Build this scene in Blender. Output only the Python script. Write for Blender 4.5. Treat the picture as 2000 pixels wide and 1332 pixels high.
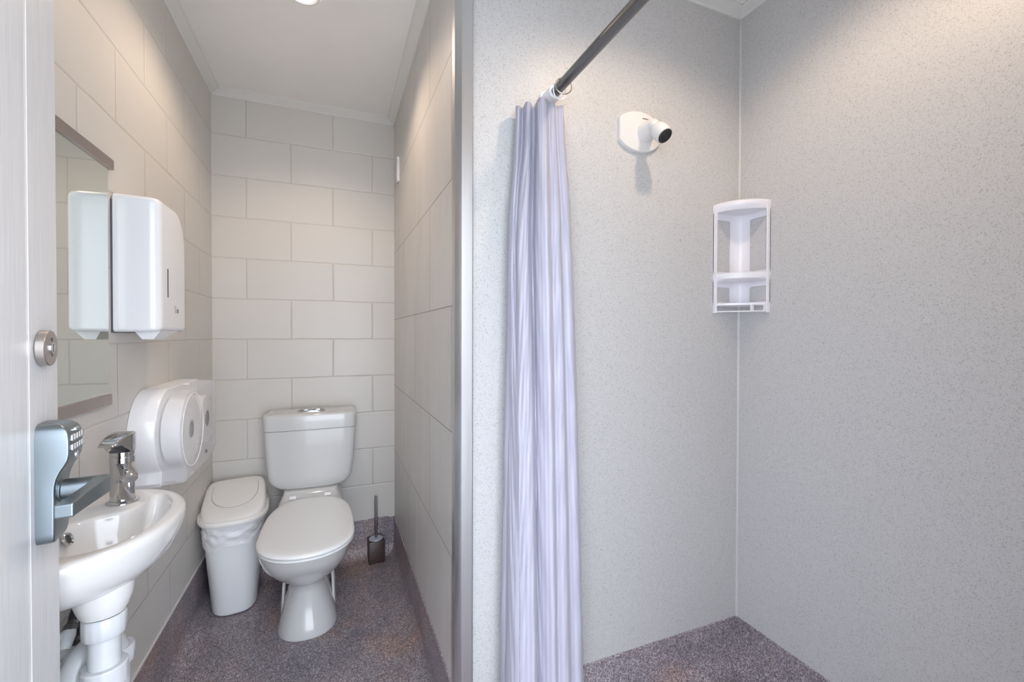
import bpy, bmesh, math, random
from mathutils import Vector, Matrix
random.seed(4)
PI = math.pi
for o in list(bpy.data.objects):
    bpy.data.objects.remove(o)
SC = bpy.context.scene
COL = SC.collection

# ------------------------------------------------------------------ camera
CAM_H = 1.22
F_PX, YAW, PITCH, ROLL, CY = 864.87, 0.38343, -0.01073, 0.00195, 662.65
fw0 = Vector((math.sin(YAW), math.cos(YAW), 0))
rt = Vector((math.cos(YAW), -math.sin(YAW), 0))
fw = fw0 * math.cos(PITCH) + Vector((0, 0, 1)) * math.sin(PITCH)
up = Vector((0, 0, 1)) * math.cos(PITCH) - fw0 * math.sin(PITCH)
R_ = rt * math.cos(ROLL) + up * math.sin(ROLL)
U_ = up * math.cos(ROLL) - rt * math.sin(ROLL)
cam = bpy.data.cameras.new('camera')
cam.sensor_width = 36.0
cam.lens = F_PX / 2000 * 36.0
cam.shift_y = -(666 - CY) / 2000
cam.clip_start = 0.01
cam_o = bpy.data.objects.new('camera', cam)
m = Matrix((R_, U_, -fw)).transposed().to_4x4()
m.translation = Vector((0, 0, CAM_H))
cam_o.matrix_world = m
COL.objects.link(cam_o)
SC.camera = cam_o

# ------------------------------------------------------------------ world, exposure
world = bpy.data.worlds.new('sky')
SC.world = world
world.use_nodes = True
wn, wl = world.node_tree.nodes, world.node_tree.links
wn.clear()
wo = wn.new('ShaderNodeOutputWorld')
bg = wn.new('ShaderNodeBackground')
bg.inputs['Color'].default_value = (0.82, 0.895, 1.0, 1)
bg.inputs['Strength'].default_value = 5.2
wl.new(bg.outputs[0], wo.inputs[0])
vs = SC.view_settings
vs.view_transform = 'Standard'
vs.look = 'None'
vs.gamma = 1
vs.use_curve_mapping = False
vs.exposure = 0.50
SC.cycles.max_bounces = 14
SC.cycles.diffuse_bounces = 9
SC.cycles.glossy_bounces = 6
SC.cycles.transmission_bounces = 8
SC.cycles.sample_clamp_indirect = 6.0
SC.cycles.caustics_reflective = False
SC.cycles.caustics_refractive = False
LAMP_W = 11.2
LAMP_COL = (1.0, 0.78, 0.58)

# ------------------------------------------------------------------ room numbers
XL, YB, XP, YS, XR, ZC = -0.546, 2.538, 0.3156, 1.207, 1.391, 2.40
YF = 0.12            # inner face of the doorway wall
DL, DR, DH = -0.33, 0.52, 2.05

# ------------------------------------------------------------------ material helpers
def new_mat(name, col=(0.8, 0.8, 0.8), rough=0.5, metal=0.0, **kw):
    m = bpy.data.materials.new(name)
    m.use_nodes = True
    b = m.node_tree.nodes['Principled BSDF']
    b.inputs['Base Color'].default_value = (*col, 1)
    b.inputs['Roughness'].default_value = rough
    b.inputs['Metallic'].default_value = metal
    for k, v in kw.items():
        b.inputs[k.replace('_', ' ')].default_value = v
    return m
def nd(m, t, **kw):
    n = m.node_tree.nodes.new(t)
    for k, v in kw.items():
        if k in n.inputs: n.inputs[k].default_value = v
        else: setattr(n, k, v)
    return n
def lk(m, a, b): m.node_tree.links.new(a, b)
def bsdf(m): return m.node_tree.nodes['Principled BSDF']
def coords(m, scale=(1, 1, 1), uv=False):
    t = nd(m, 'ShaderNodeTexCoord')
    mp = nd(m, 'ShaderNodeMapping')
    mp.inputs['Scale'].default_value = scale
    lk(m, t.outputs['UV' if uv else 'Object'], mp.inputs['Vector'])
    return mp.outputs['Vector']
def noise(m, vec, scale, detail=3, rough=0.5):
    n = nd(m, 'ShaderNodeTexNoise')
    n.inputs['Scale'].default_value = scale
    n.inputs['Detail'].default_value = detail
    n.inputs['Roughness'].default_value = rough
    lk(m, vec, n.inputs['Vector'])
    return n.outputs['Fac']
def ramp(m, fac, stops, interp='LINEAR'):
    r = nd(m, 'ShaderNodeValToRGB')
    r.color_ramp.interpolation = interp
    e = r.color_ramp.elements
    while len(e) < len(stops): e.new(0.5)
    for i, (p, c) in enumerate(stops):
        e[i].position = p
        e[i].color = (*c, 1) if len(c) == 3 else c
    lk(m, fac, r.inputs['Fac'])
    return r.outputs['Color']
def mix(m, fac, a, b, mode='MIX'):
    n = nd(m, 'ShaderNodeMix', data_type='RGBA', blend_type=mode)
    for i, v in ((0, fac), (6, a), (7, b)):
        if isinstance(v, (int, float)): n.inputs[i].default_value = v
        elif isinstance(v, tuple): n.inputs[i].default_value = (*v, 1)
        else: lk(m, v, n.inputs[i])
    return n.outputs[2]
def bump(m, h, strength=0.3, dist=0.002, prev=None, inv=False):
    b = nd(m, 'ShaderNodeBump', invert=inv)
    b.inputs['Strength'].default_value = strength
    b.inputs['Distance'].default_value = dist
    lk(m, h, b.inputs['Height'])
    if prev: lk(m, prev, b.inputs['Normal'])
    return b.outputs['Normal']

# painted concrete block: UV in metres, rows at 0.2 m
def mat_block():
    m = new_mat('painted_block', (0.66, 0.62, 0.56), 0.38)
    v = coords(m, uv=True)
    wob = nd(m, 'ShaderNodeTexNoise'); wob.inputs['Scale'].default_value = 9; wob.inputs['Detail'].default_value = 2
    lk(m, v, wob.inputs['Vector'])
    sub = nd(m, 'ShaderNodeVectorMath', operation='SUBTRACT'); sub.inputs[1].default_value = (0.5, 0.5, 0.5)
    lk(m, wob.outputs['Color'], sub.inputs[0])
    sc = nd(m, 'ShaderNodeVectorMath', operation='SCALE'); sc.inputs['Scale'].default_value = 0.006
    lk(m, sub.outputs[0], sc.inputs[0])
    ad = nd(m, 'ShaderNodeVectorMath', operation='ADD')
    lk(m, v, ad.inputs[0]); lk(m, sc.outputs[0], ad.inputs[1])
    def brick(ms, sm):
        b = nd(m, 'ShaderNodeTexBrick', offset=0.5, offset_frequency=2)
        b.inputs['Scale'].default_value = 1
        b.inputs['Mortar Size'].default_value = ms
        b.inputs['Mortar Smooth'].default_value = sm
        b.inputs['Brick Width'].default_value = 0.4
        b.inputs['Row Height'].default_value = 0.2
        b.inputs['Color1'].default_value = (1, 1, 1, 1)
        b.inputs['Color2'].default_value = (0.97, 0.97, 0.97, 1)
        b.inputs['Mortar'].default_value = (0.80, 0.79, 0.78, 1)
        lk(m, ad.outputs[0], b.inputs['Vector'])
        return b
    b1 = brick(0.0022, 0.6)
    b2 = brick(0.0060, 1.0)
    big = noise(m, v, 3.0, 3)
    base = mix(m, big, (0.60, 0.575, 0.54), (0.635, 0.612, 0.578))
    base = mix(m, 1.0, base, b1.outputs['Color'], 'MULTIPLY')
    lk(m, base, bsdf(m).inputs['Base Color'])
    fine = noise(m, v, 260, 2)
    mid = noise(m, v, 34, 3)
    n1 = bump(m, fine, 0.10, 0.001)
    n2 = bump(m, mid, 0.12, 0.002, n1)
    n3 = bump(m, b2.outputs['Fac'], 0.55, 0.003, n2, inv=True)
    lk(m, n3, bsdf(m).inputs['Normal'])
    return m
def mat_tile():
    m = new_mat('stone_look_panel', (0.4, 0.38, 0.36), 0.33)
    v = coords(m, uv=True)
    vs_ = coords(m, (1.0, 0.35, 1), uv=True)
    b = nd(m, 'ShaderNodeTexBrick', offset=0.5, offset_frequency=2)
    for k, val in (('Scale', 1), ('Mortar Size', 0.0016), ('Mortar Smooth', 0.1), ('Brick Width', 0.62), ('Row Height', 0.3637)):
        b.inputs[k].default_value = val
    b.inputs['Color1'].default_value = (1, 1, 1, 1); b.inputs['Color2'].default_value = (0.93, 0.93, 0.93, 1)
    b.inputs['Mortar'].default_value = (0.24, 0.21, 0.20, 1)
    lk(m, v, b.inputs['Vector'])
    c1 = ramp(m, noise(m, vs_, 5.5, 6, 0.62), [(0.28, (0.52, 0.495, 0.475)), (0.52, (0.60, 0.58, 0.56)), (0.72, (0.67, 0.65, 0.635))])
    c2 = mix(m, ramp(m, noise(m, vs_, 38, 4, 0.7), [(0.35, (0, 0, 0)), (0.75, (1, 1, 1))]), c1, (0.60, 0.575, 0.55))
    c3 = mix(m, 1.0, c2, b.outputs['Color'], 'MULTIPLY')
    lk(m, c3, bsdf(m).inputs['Base Color'])
    lk(m, bump(m, b.outputs['Fac'], 0.4, 0.0015, None, inv=True), bsdf(m).inputs['Normal'])
    return m
def mat_laminate():
    m = new_mat('speckled_laminate', (0.6, 0.6, 0.58), 0.42)
    v = coords(m)
    vo = nd(m, 'ShaderNodeTexVoronoi'); vo.inputs['Scale'].default_value = 400
    lk(m, v, vo.inputs['Vector'])
    g = nd(m, 'ShaderNodeSeparateColor'); lk(m, vo.outputs['Color'], g.inputs[0])
    sp = ramp(m, g.outputs[0], [(0.0, (0.375, 0.37, 0.36)), (0.07, (0.45, 0.445, 0.435)), (0.22, (0.532, 0.525, 0.523)), (1.0, (0.566, 0.560, 0.558))])
    n2 = ramp(m, noise(m, v, 420, 2, 0.6), [(0.34, (0.88, 0.88, 0.885)), (0.50, (1.0, 1.0, 1.0))])
    c = mix(m, 1.0, sp, n2, 'MULTIPLY')
    lk(m, c, bsdf(m).inputs['Base Color'])
    return m
def mat_floor():
    m = new_mat('quartz_floor', (0.17, 0.15, 0.16), 0.42)
    v = coords(m)
    vo = nd(m, 'ShaderNodeTexVoronoi'); vo.inputs['Scale'].default_value = 330
    lk(m, v, vo.inputs['Vector'])
    g = nd(m, 'ShaderNodeSeparateColor'); lk(m, vo.outputs['Color'], g.inputs[0])
    sp = ramp(m, g.outputs[1], [(0.0, (0.10, 0.085, 0.10)), (0.3, (0.20, 0.175, 0.195)), (0.62, (0.29, 0.255, 0.285)), (0.9, (0.46, 0.42, 0.45)), (1.0, (0.6, 0.56, 0.6))])
    st = ramp(m, noise(m, v, 3.2, 5, 0.6), [(0.50, (0, 0, 0)), (0.66, (1, 1, 1))])
    c = mix(m, st, sp, mix(m, 1.0, sp, (1.10, 0.90, 0.76), 'MULTIPLY'))
    st2 = ramp(m, noise(m, v, 6.5, 4, 0.6), [(0.3, (0.78, 0.78, 0.80)), (0.6, (1.08, 1.06, 1.06))])
    c = mix(m, 1.0, c, st2, 'MULTIPLY')
    lk(m, c, bsdf(m).inputs['Base Color'])
    lk(m, bump(m, g.outputs[1], 0.25, 0.0008), bsdf(m).inputs['Normal'])
    return m
def mat_ceiling():
    m = new_mat('ceiling_paint', (0.6, 0.6, 0.58), 0.45)
    v = coords(m)
    c = ramp(m, noise(m, v, 2.6, 4, 0.55), [(0.3, (0.79, 0.785, 0.77)), (0.7, (0.85, 0.845, 0.83))])
    lk(m, c, bsdf(m).inputs['Base Color'])
    lk(m, bump(m, noise(m, v, 5, 2), 0.15, 0.004), bsdf(m).inputs['Normal'])
    return m
def mat_doorwood():
    m = new_mat('white_woodgrain', (0.72, 0.72, 0.72), 0.34)
    v = coords(m, (60, 60, 1.6))
    g = noise(m, v, 6.0, 5, 0.65)
    lk(m, ramp(m, g, [(0.3, (0.59, 0.595, 0.605)), (0.6, (0.68, 0.685, 0.70))]), bsdf(m).inputs['Base Color'])
    lk(m, bump(m, g, 0.25, 0.0008), bsdf(m).inputs['Normal'])
    return m
def mat_brushed(name, col, rough, sc=(400, 400, 4)):
    m = new_mat(name, col, rough, 1.0)
    v = coords(m, sc)
    n = noise(m, v, 1.0, 3)
    r = nd(m, 'ShaderNodeMapRange'); lk(m, n, r.inputs[0]); r.inputs[3].default_value = rough - 0.07; r.inputs[4].default_value = rough + 0.10
    lk(m, r.outputs[0], bsdf(m).inputs['Roughness'])
    return m
def mat_curtain():
    m = new_mat('lilac_satin', (0.5, 0.48, 0.58), 0.40, Sheen_Weight=0.2)
    v = coords(m, uv=True)
    w = nd(m, 'ShaderNodeTexWave', wave_type='BANDS', bands_direction='X')
    w.inputs['Scale'].default_value = 22; w.inputs['Distortion'].default_value = 0.0
    lk(m, v, w.inputs['Vector'])
    w2 = noise(m, coords(m, (90, 0.6, 1), uv=True), 1.0, 2)
    c = mix(m, ramp(m, w.outputs['Fac'], [(0.40, (0, 0, 0)), (0.55, (1, 1, 1))]), (0.55, 0.54, 0.64), (0.625, 0.615, 0.71))
    c = mix(m, w2, c, mix(m, 1.0, c, (0.92, 0.92, 0.93), 'MULTIPLY'))
    lk(m, c, bsdf(m).inputs['Base Color'])
    tr = nd(m, 'ShaderNodeBsdfTranslucent'); lk(m, c, tr.inputs['Color'])
    ms = nd(m, 'ShaderNodeMixShader'); ms.inputs[0].default_value = 0.30
    out = m.node_tree.nodes['Material Output']
    lk(m, bsdf(m).outputs[0], ms.inputs[1]); lk(m, tr.outputs[0], ms.inputs[2]); lk(m, ms.outputs[0], out.inputs['Surface'])
    return m
def mat_wood_dark():
    m = new_mat('dark_wood', (0.03, 0.015, 0.012), 0.4)
    v = coords(m, (30, 30, 200))
    lk(m, ramp(m, noise(m, v, 1.0, 3), [(0.3, (0.018, 0.008, 0.006)), (0.7, (0.05, 0.024, 0.018))]), bsdf(m).inputs['Base Color'])
    return m
M = {}
M['block'] = mat_block(); M['tile'] = mat_tile(); M['lam'] = mat_laminate(); M['floor'] = mat_floor()
M['ceiling'] = mat_ceiling(); M['doorwood'] = mat_doorwood(); M['curtain'] = mat_curtain(); M['darkwood'] = mat_wood_dark()
M['cornice'] = new_mat('cornice_paint', (0.70, 0.70, 0.68), 0.4)
M['joint'] = new_mat('corner_joint', (0.53, 0.525, 0.52), 0.4)
M['plaster'] = new_mat('front_wall_paint', (0.66, 0.64, 0.60), 0.5)
M['ceramic'] = new_mat('ceramic_white', (0.61, 0.61, 0.605), 0.10, Coat_Weight=0.3, Coat_Roughness=0.04)
M['basinwhite'] = new_mat('basin_ceramic', (0.74, 0.735, 0.73), 0.10, Coat_Weight=0.3, Coat_Roughness=0.04)
M['seatplastic'] = new_mat('seat_plastic', (0.84, 0.845, 0.845), 0.22)
M['bin'] = new_mat('bin_plastic', (0.87, 0.88, 0.89), 0.32)
M['binlid'] = new_mat('bin_lid_plastic', (0.84, 0.83, 0.81), 0.34)
M['liner'] = new_mat('liner_plastic', (0.84, 0.84, 0.86), 0.30)
M['whiteplastic'] = new_mat('white_plastic', (0.84, 0.84, 0.86), 0.22, Coat_Weight=0.2)
M['headplastic'] = new_mat('shower_white_plastic', (0.70, 0.69, 0.68), 0.25)
M['pvc'] = new_mat('white_pvc', (0.64, 0.66, 0.68), 0.25)
M['caddy'] = new_mat('caddy_plastic', (0.78, 0.77, 0.82), 0.28)
M['translucent'] = new_mat('frosted_plastic', (0.84, 0.84, 0.87), 0.2, Alpha=0.36)
M['core'] = new_mat('grey_core', (0.25, 0.24, 0.24), 0.8)
M['rollpaper'] = new_mat('roll_paper', (0.80, 0.79, 0.78), 0.9)
M['paper'] = new_mat('towel_paper', (0.82, 0.82, 0.83), 0.9)
M['chrome'] = new_mat('chrome', (0.60, 0.61, 0.63), 0.07, 1.0)
M['satin'] = new_mat('satin_steel', (0.25, 0.29, 0.315), 0.33, 1.0)
M['alum'] = mat_brushed('brushed_aluminium', (0.60, 0.605, 0.62), 0.30)
M['nickel'] = mat_brushed('brushed_nickel', (0.50, 0.46, 0.43), 0.32, (4, 4, 600))
M['railmetal'] = new_mat('mirror_rail_metal', (0.42, 0.37, 0.35), 0.35, 0.9)
M['steeltube'] = new_mat('grey_steel_rod', (0.20, 0.20, 0.205), 0.33, 1.0)
M['dark'] = new_mat('dark_gap', (0.02, 0.02, 0.022), 0.5)
M['hose'] = new_mat('braided_hose', (0.05, 0.055, 0.065), 0.35, 0.3)
M['black'] = new_mat('black_nozzle', (0.012, 0.012, 0.012), 0.3)
M['ink'] = new_mat('grey_print', (0.08, 0.08, 0.09), 0.5)
M['mirror'] = new_mat('mirror_glass', (0.73, 0.76, 0.715), 0.015, 1.0)
M['groove'] = new_mat('white_bead', (0.86, 0.86, 0.87), 0.2)
M['concrete'] = new_mat('outdoor_concrete', (0.60, 0.60, 0.59), 0.8)
M['sticker'] = new_mat('steel_disc', (0.72, 0.78, 0.90), 0.35, 0.6)
lens = bpy.data.materials.new('lamp_lens'); lens.use_nodes = True
ln = lens.node_tree.nodes; ln.clear()
le = ln.new('ShaderNodeEmission'); le.inputs[0].default_value = (1, 0.92, 0.82, 1); le.inputs[1].default_value = 12
lo = ln.new('ShaderNodeOutputMaterial'); lens.node_tree.links.new(le.outputs[0], lo.inputs[0])
M['lens'] = lens

# ------------------------------------------------------------------ mesh helpers
class MB:
    """collects world-space shapes and links them as one mesh object"""
    def __init__(s): s.v = []; s.f = []; s.uv = None
    def add(s, vs_, fs):
        n = len(s.v); s.v += [tuple(p) for p in vs_]; s.f += [tuple(i + n for i in f) for f in fs]; return s
    def box(s, x0, x1, y0, y1, z0, z1, fr=None):
        c = [(x, y, z) for z in (z0, z1) for y in (y0, y1) for x in (x0, x1)]
        if fr: c = [fr(*p) for p in c]
        return s.add(c, [(0, 2, 3, 1), (4, 5, 7, 6), (0, 1, 5, 4), (2, 6, 7, 3), (0, 4, 6, 2), (1, 3, 7, 5)])
    def loft(s, rings, cap0=True, cap1=True, closed=True):
        n = len(rings[0]); vs_ = [p for r in rings for p in r]; fs = []
        for i in range(len(rings) - 1):
            for j in range(n if closed else n - 1):
                k = (j + 1) % n
                fs.append((i * n + j, i * n + k, (i + 1) * n + k, (i + 1) * n + j))
        if cap0: fs.append(tuple(reversed(range(n))))
        if cap1: fs.append(tuple((len(rings) - 1) * n + j for j in range(n)))
        return s.add(vs_, fs)
    def lathe(s, prof, origin, axis=(0, 0, 1), seg=32, cap0=True, cap1=True):
        """prof: (radius, distance along axis)"""
        a = Vector(axis).normalized(); o = Vector(origin)
        t = Vector((0, 0, 1)) if abs(a.z) < 0.9 else Vector((1, 0, 0))
        u = a.cross(t).normalized(); w = a.cross(u)
        rings = [[o + a * d + (u * math.cos(2 * PI * j / seg) + w * math.sin(2 * PI * j / seg)) * max(r, 1e-5) for j in range(seg)] for r, d in prof]
        return s.loft(rings, cap0, cap1)
    def tube(s, pts, r, seg=16, cap=True):
        P_ = [Vector(p) for p in pts]; rs = r if isinstance(r, (list, tuple)) else [r] * len(P_)
        rings = []; prev = None
        for i, p in enumerate(P_):
            d = (P_[min(i + 1, len(P_) - 1)] - P_[max(i - 1, 0)]).normalized()
            if prev is None:
                t = Vector((0, 0, 1)) if abs(d.z) < 0.9 else Vector((1, 0, 0))
                u = d.cross(t).normalized()
            else:
                u = (prev - d * prev.dot(d)).normalized()
            prev = u; w = d.cross(u)
            rings.append([p + (u * math.cos(2 * PI * j / seg) + w * math.sin(2 * PI * j / seg)) * rs[i] for j in range(seg)])
        return s.loft(rings, cap, cap)
    def prism(s, poly, fn0, fn1):
        """poly 2-D; fn0/fn1 map (a,b) to 3-D at the two ends"""
        return s.loft([[fn0(*p) for p in poly], [fn1(*p) for p in poly]])
    def build(s, name, mat, parent=None, origin=None, smooth=40, bevel=0, seg=3, solid=0, uvfn=None, sub=0):
        off = Vector(origin) if origin is not None else Vector((0, 0, 0))
        if parent is not None: off = Vector(parent['_o'])
        me = bpy.data.meshes.new(name)
        me.from_pydata([Vector(p) - off for p in s.v], [], s.f)
        bm = bmesh.new(); bm.from_mesh(me)
        bmesh.ops.remove_doubles(bm, verts=bm.verts, dist=1e-6)
        bmesh.ops.recalc_face_normals(bm, faces=bm.faces)
        if uvfn:
            l = bm.loops.layers.uv.new('UVMap')
            for f in bm.faces:
                for lp in f.loops: lp[l].uv = uvfn(lp.vert.co + off, f.normal)
        bm.to_mesh(me); bm.free()
        o = bpy.data.objects.new(name, me)
        me.materials.append(mat)
        COL.objects.link(o)
        if parent is not None: o.parent = parent
        else: o.location = off
        o['_o'] = tuple(off)
        if smooth:
            for p in me.polygons: p.use_smooth = True
            me.set_sharp_from_angle(angle=math.radians(smooth))
        if solid:
            md = o.modifiers.new('solid', 'SOLIDIFY'); md.thickness = solid; md.offset = 0
        if bevel:
            md = o.modifiers.new('bevel', 'BEVEL'); md.width = bevel; md.segments = seg; md.limit_method = 'ANGLE'; md.angle_limit = math.radians(35)
            md.harden_normals = True
        if sub:
            md = o.modifiers.new('sub', 'SUBSURF'); md.levels = sub; md.render_levels = sub
        return o
def tag(o, label, cat, group=None):
    o['label'] = label; o['category'] = cat
    if group: o['group'] = group
    return o
def thing(name, loc, label, cat, group=None):
    o = bpy.data.objects.new(name, None); COL.objects.link(o)
    o.location = loc; o['_o'] = tuple(loc); o.empty_display_size = 0.05
    return tag(o, label, cat, group)
def struct(o): o['kind'] = 'structure'; return o
def sgn(v): return -1 if v < 0 else 1
def sell(cx, cy, a, b, z, n=2.5, seg=64, rot=0):
    out = []
    for j in range(seg):
        t = 2 * PI * j / seg
        x = a * sgn(math.cos(t)) * abs(math.cos(t)) ** (2 / n); y = b * sgn(math.sin(t)) * abs(math.sin(t)) ** (2 / n)
        out.append((cx + x * math.cos(rot) - y * math.sin(rot), cy + x * math.sin(rot) + y * math.cos(rot), z))
    return out
def egg(cx, yf, yb, yw, hw, z, nf=2.1, nb=3.2, seg=64, tilt=0):
    out = []
    for j in range(seg):
        t = 2 * PI * j / seg; c, s_ = math.cos(t), math.sin(t)
        n = nb if s_ > 0 else nf
        x = hw * sgn(c) * abs(c) ** (2 / n)
        y = yw + (yb - yw if s_ > 0 else yw - yf) * sgn(s_) * abs(s_) ** (2 / n)
        out.append((cx + x, y, z + tilt * (y - yf)))
    return out
def arc(cx, cy, r, a0, a1, n=8):
    return [(cx + r * math.cos(math.radians(a0 + (a1 - a0) * i / n)), cy + r * math.sin(math.radians(a0 + (a1 - a0) * i / n))) for i in range(n + 1)]
def rrect(x0, x1, y0, y1, r, n=6):
    r4 = r if isinstance(r, (list, tuple)) else (r,) * 4       # bl, br, tr, tl
    return (arc(x0 + r4[0], y0 + r4[0], r4[0], 180, 270, n) + arc(x1 - r4[1], y0 + r4[1], r4[1], 270, 360, n)
            + arc(x1 - r4[2], y1 - r4[2], r4[2], 0, 90, n) + arc(x0 + r4[3], y1 - r4[3], r4[3], 90, 180, n))
def bez(p, n=12):
    """Catmull-Rom through the points"""
    P_ = [Vector(q) for q in p]; P_ = [P_[0] * 2 - P_[1]] + P_ + [P_[-1] * 2 - P_[-2]]; out = []
    for i in range(1, len(P_) - 2):
        for k in range(n):
            t = k / n; a, b, c, d = P_[i - 1:i + 3]
            out.append(0.5 * ((2 * b) + (c - a) * t + (2 * a - 5 * b + 4 * c - d) * t * t + (3 * b - a - 3 * c + d) * t ** 3))
    out.append(P_[-2]); return out

# ================================================================== SETTING
UV_BACK = lambda p, n: (p.x + 0.4005 + 4.0, p.z - 1.1935 + 2.0)
UV_LEFT = lambda p, n: (p.y - 1.924 + 4.0, p.z - 1.1935 + 2.0)
UV_TILE = lambda p, n: (p.y - 1.56 + 3.1, p.z - 1.302 + 0.3637 * 3)
struct(MB().box(-0.66, 1.50, 0.02, 2.65, -0.10, 0.0).build('floor', M['floor'], smooth=0))
struct(MB().box(-4.0, 4.0, -5.0, 0.02, -0.12, -0.02).build('ground', M['concrete'], smooth=0))
struct(MB().box(-0.66, 1.50, 0.02, 2.65, ZC, ZC + 0.10).build('ceiling', M['ceiling'], smooth=0))
struct(MB().box(XL - 0.11, XL, 0.02, YB + 0.11, 0, ZC).build('wall_left', M['block'], smooth=0, uvfn=UV_LEFT))
struct(MB().box(XL, XP, YB, YB + 0.11, 0, ZC).build('wall_back', M['block'], smooth=0, uvfn=UV_BACK))
struct(MB().box(XP, XP + 0.04, YS + 0.002, YB + 0.11, 0, ZC).build('wall_partition', M['tile'], smooth=0, uvfn=UV_TILE))
struct(MB().box(XP + 0.04, XR, YS, YS + 0.05, 0, ZC).build('wall_shower', M['lam'], smooth=0))
struct(MB().box(XR, XR + 0.10, 0.02, YS + 0.05, 0, ZC).build('wall_right', M['lam'], smooth=0))
wf = MB().box(XL, DL, 0.02, YF, 0, ZC).box(DR, XR, 0.02, YF, 0, ZC).box(DL, DR, 0.02, YF, DH, ZC)
struct(wf.build('wall_front', M['plaster'], smooth=0))
# door frame lining the opening
struct(MB().box(DL - 0.0, DL + 0.02, 0.0, YF + 0.01, 0, DH).box(DR - 0.02, DR, 0.0, YF + 0.01, 0, DH).box(DL, DR, 0.0, YF + 0.01, DH - 0.02, DH).build('trim_1', M['groove'], smooth=0, bevel=0.002))

# brushed aluminium corner post between the alcove and the shower
poly = [(XP - 0.0015, YS + 0.03), (XP - 0.0015, YS), (XP + 0.001, YS - 0.003), (0.3275, 1.191), (0.330, 1.1895), (0.3600, 1.1895), (0.3625, 1.1915), (0.3625, YS + 0.001), (XP + 0.02, YS + 0.001), (XP + 0.02, YS + 0.03)]
post = MB().prism(poly, lambda a, b: (a, b, 0.0), lambda a, b: (a, b, ZC)).build('trim_2', M['alum'], smooth=25)
struct(post)
# vertical plastic joint strip in the shower corner
jp = [(XR, YS), (XR - 0.005, YS), (XR - 0.0042, YS - 0.0016), (XR - 0.0016, YS - 0.0042), (XR, YS - 0.005)]
struct(MB().prism(jp, lambda a, b: (a, b, 0.17), lambda a, b: (a, b, ZC - 0.024)).build('trim_3', M['joint'], smooth=0))

# cornices
def cornice(num, p0, p1, nin):
    """p0,p1 on the wall; nin = inward normal"""
    p0, p1, nin = Vector((*p0, 0)), Vector((*p1, 0)), Vector((*nin, 0))
    d = (p1 - p0).normalized()
    prof = [(0, 0), (0, -0.024), (0.005, -0.024), (0.008, -0.020), (0.034, -0.008), (0.037, -0.005), (0.042, -0.005), (0.042, 0)]
    f0 = lambda a, b: p0 + nin * a + Vector((0, 0, ZC + b)); f1 = lambda a, b: p1 + nin * a + Vector((0, 0, ZC + b))
    struct(MB().prism(prof, f0, f1).build('trim_%d' % num, M['cornice'], smooth=0))
cornice(4, (XL, YF), (XL, YB), (1, 0)); cornice(5, (XL, YB), (XP, YB), (0, -1)); cornice(6, (XP, YB), (XP, YS), (-1, 0))
cornice(7, (XP + 0.047, YS), (XR, YS), (0, -1)); cornice(8, (XR, YS), (XR, YF), (-1, 0))
# coved floor edge: the floor finish runs up the walls
def cove(name, p0, p1, nin, h0, h1, r=0.06, ragged=0.0):
    p0, p1, nin = Vector((*p0, 0)), Vector((*p1, 0)), Vector((*nin, 0))
    N = 40; t = 0.004; rings = []
    for i in range(N + 1):
        q = p0.lerp(p1, i / N); h = h0 + (h1 - h0) * i / N + random.uniform(-ragged, ragged)
        prof = [(0, 0), (0, h), (t, h - 0.002)] + [(t + r - r * math.cos(a), r - r * math.sin(a) + 0.001) for a in [PI / 2 * k / 8 for k in range(9)]] + [(t + r, 0)]
        rings.append([q + nin * a + Vector((0, 0, b)) for a, b in prof])
    return struct(MB().loft(rings).build(name, M['floor'], smooth=30))
cove('baseboard_left', (XL, YF), (XL, YB), (1, 0), 0.210, 0.212, ragged=0.0006)
cove('baseboard_back', (XL, YB), (XP, YB), (0, -1), 0.212, 0.205, ragged=0.004)
cove('baseboard_partition', (XP, YB), (XP, YS), (-1, 0), 0.205, 0.214, ragged=0.0005)
cove('baseboard_shower', (XP + 0.047, YS), (XR, YS), (0, -1), 0.172, 0.175, ragged=0.0005)
cove('baseboard_right', (XR, YS), (XR, YF), (-1, 0), 0.175, 0.170, ragged=0.0005)
# thin white sealant line above the left cove
struct(MB().box(XL, XL + 0.005, YF, YB, 0.210, 0.2155).build('trim_9', M['cornice'], smooth=0))

# ================================================================== CEILING LAMPS
def downlight(x, y, label, watts):
    t = thing('ceiling_downlight', (x, y, ZC), label, 'ceiling light', 'recessed ceiling lights')
    MB().lathe([(0.040, -0.001), (0.040, -0.006), (0.047, -0.009), (0.056, -0.006), (0.058, -0.001)], (x, y, ZC), (0, 0, 1), 40, False, False).build('trim_ring', M['whiteplastic'], t)
    MB().lathe([(0.0, -0.004), (0.040, -0.004), (0.041, -0.001), (0.0, -0.001)], (x, y, ZC), (0, 0, 1), 40, False, False).build('lens', M['lens'], t)
    l = bpy.data.lights.new('downlight_beam', 'SPOT'); l.energy = watts; l.color = LAMP_COL; l.spot_size = math.radians(150); l.spot_blend = 0.55; l.shadow_soft_size = 0.032
    lo_ = bpy.data.objects.new('downlight_beam', l); COL.objects.link(lo_); lo_.parent = t; lo_.location = (0, 0, -0.045)
downlight(-0.095, 1.70, 'round white recessed downlight in the ceiling above the toilet alcove', LAMP_W)
downlight(0.90, 0.66, 'round white recessed downlight in the ceiling above the shower', LAMP_W)

# ================================================================== DOOR
E0 = Vector((-0.41, 0.93)); ed = Vector((0.1465, -0.9892)); en = Vector((0.9892, 0.1465))
def dr(a, b, z):
    """a: from the free edge towards the hinge, b: out of the face, z: up"""
    q = E0 + ed * a + en * b; return (q.x, q.y, z)
dt_ = thing('door_1', dr(0.81, 0, 0.01), 'white woodgrain door standing open along the left wall, with lever lock', 'door')
dt_['kind'] = 'structure'
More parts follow.
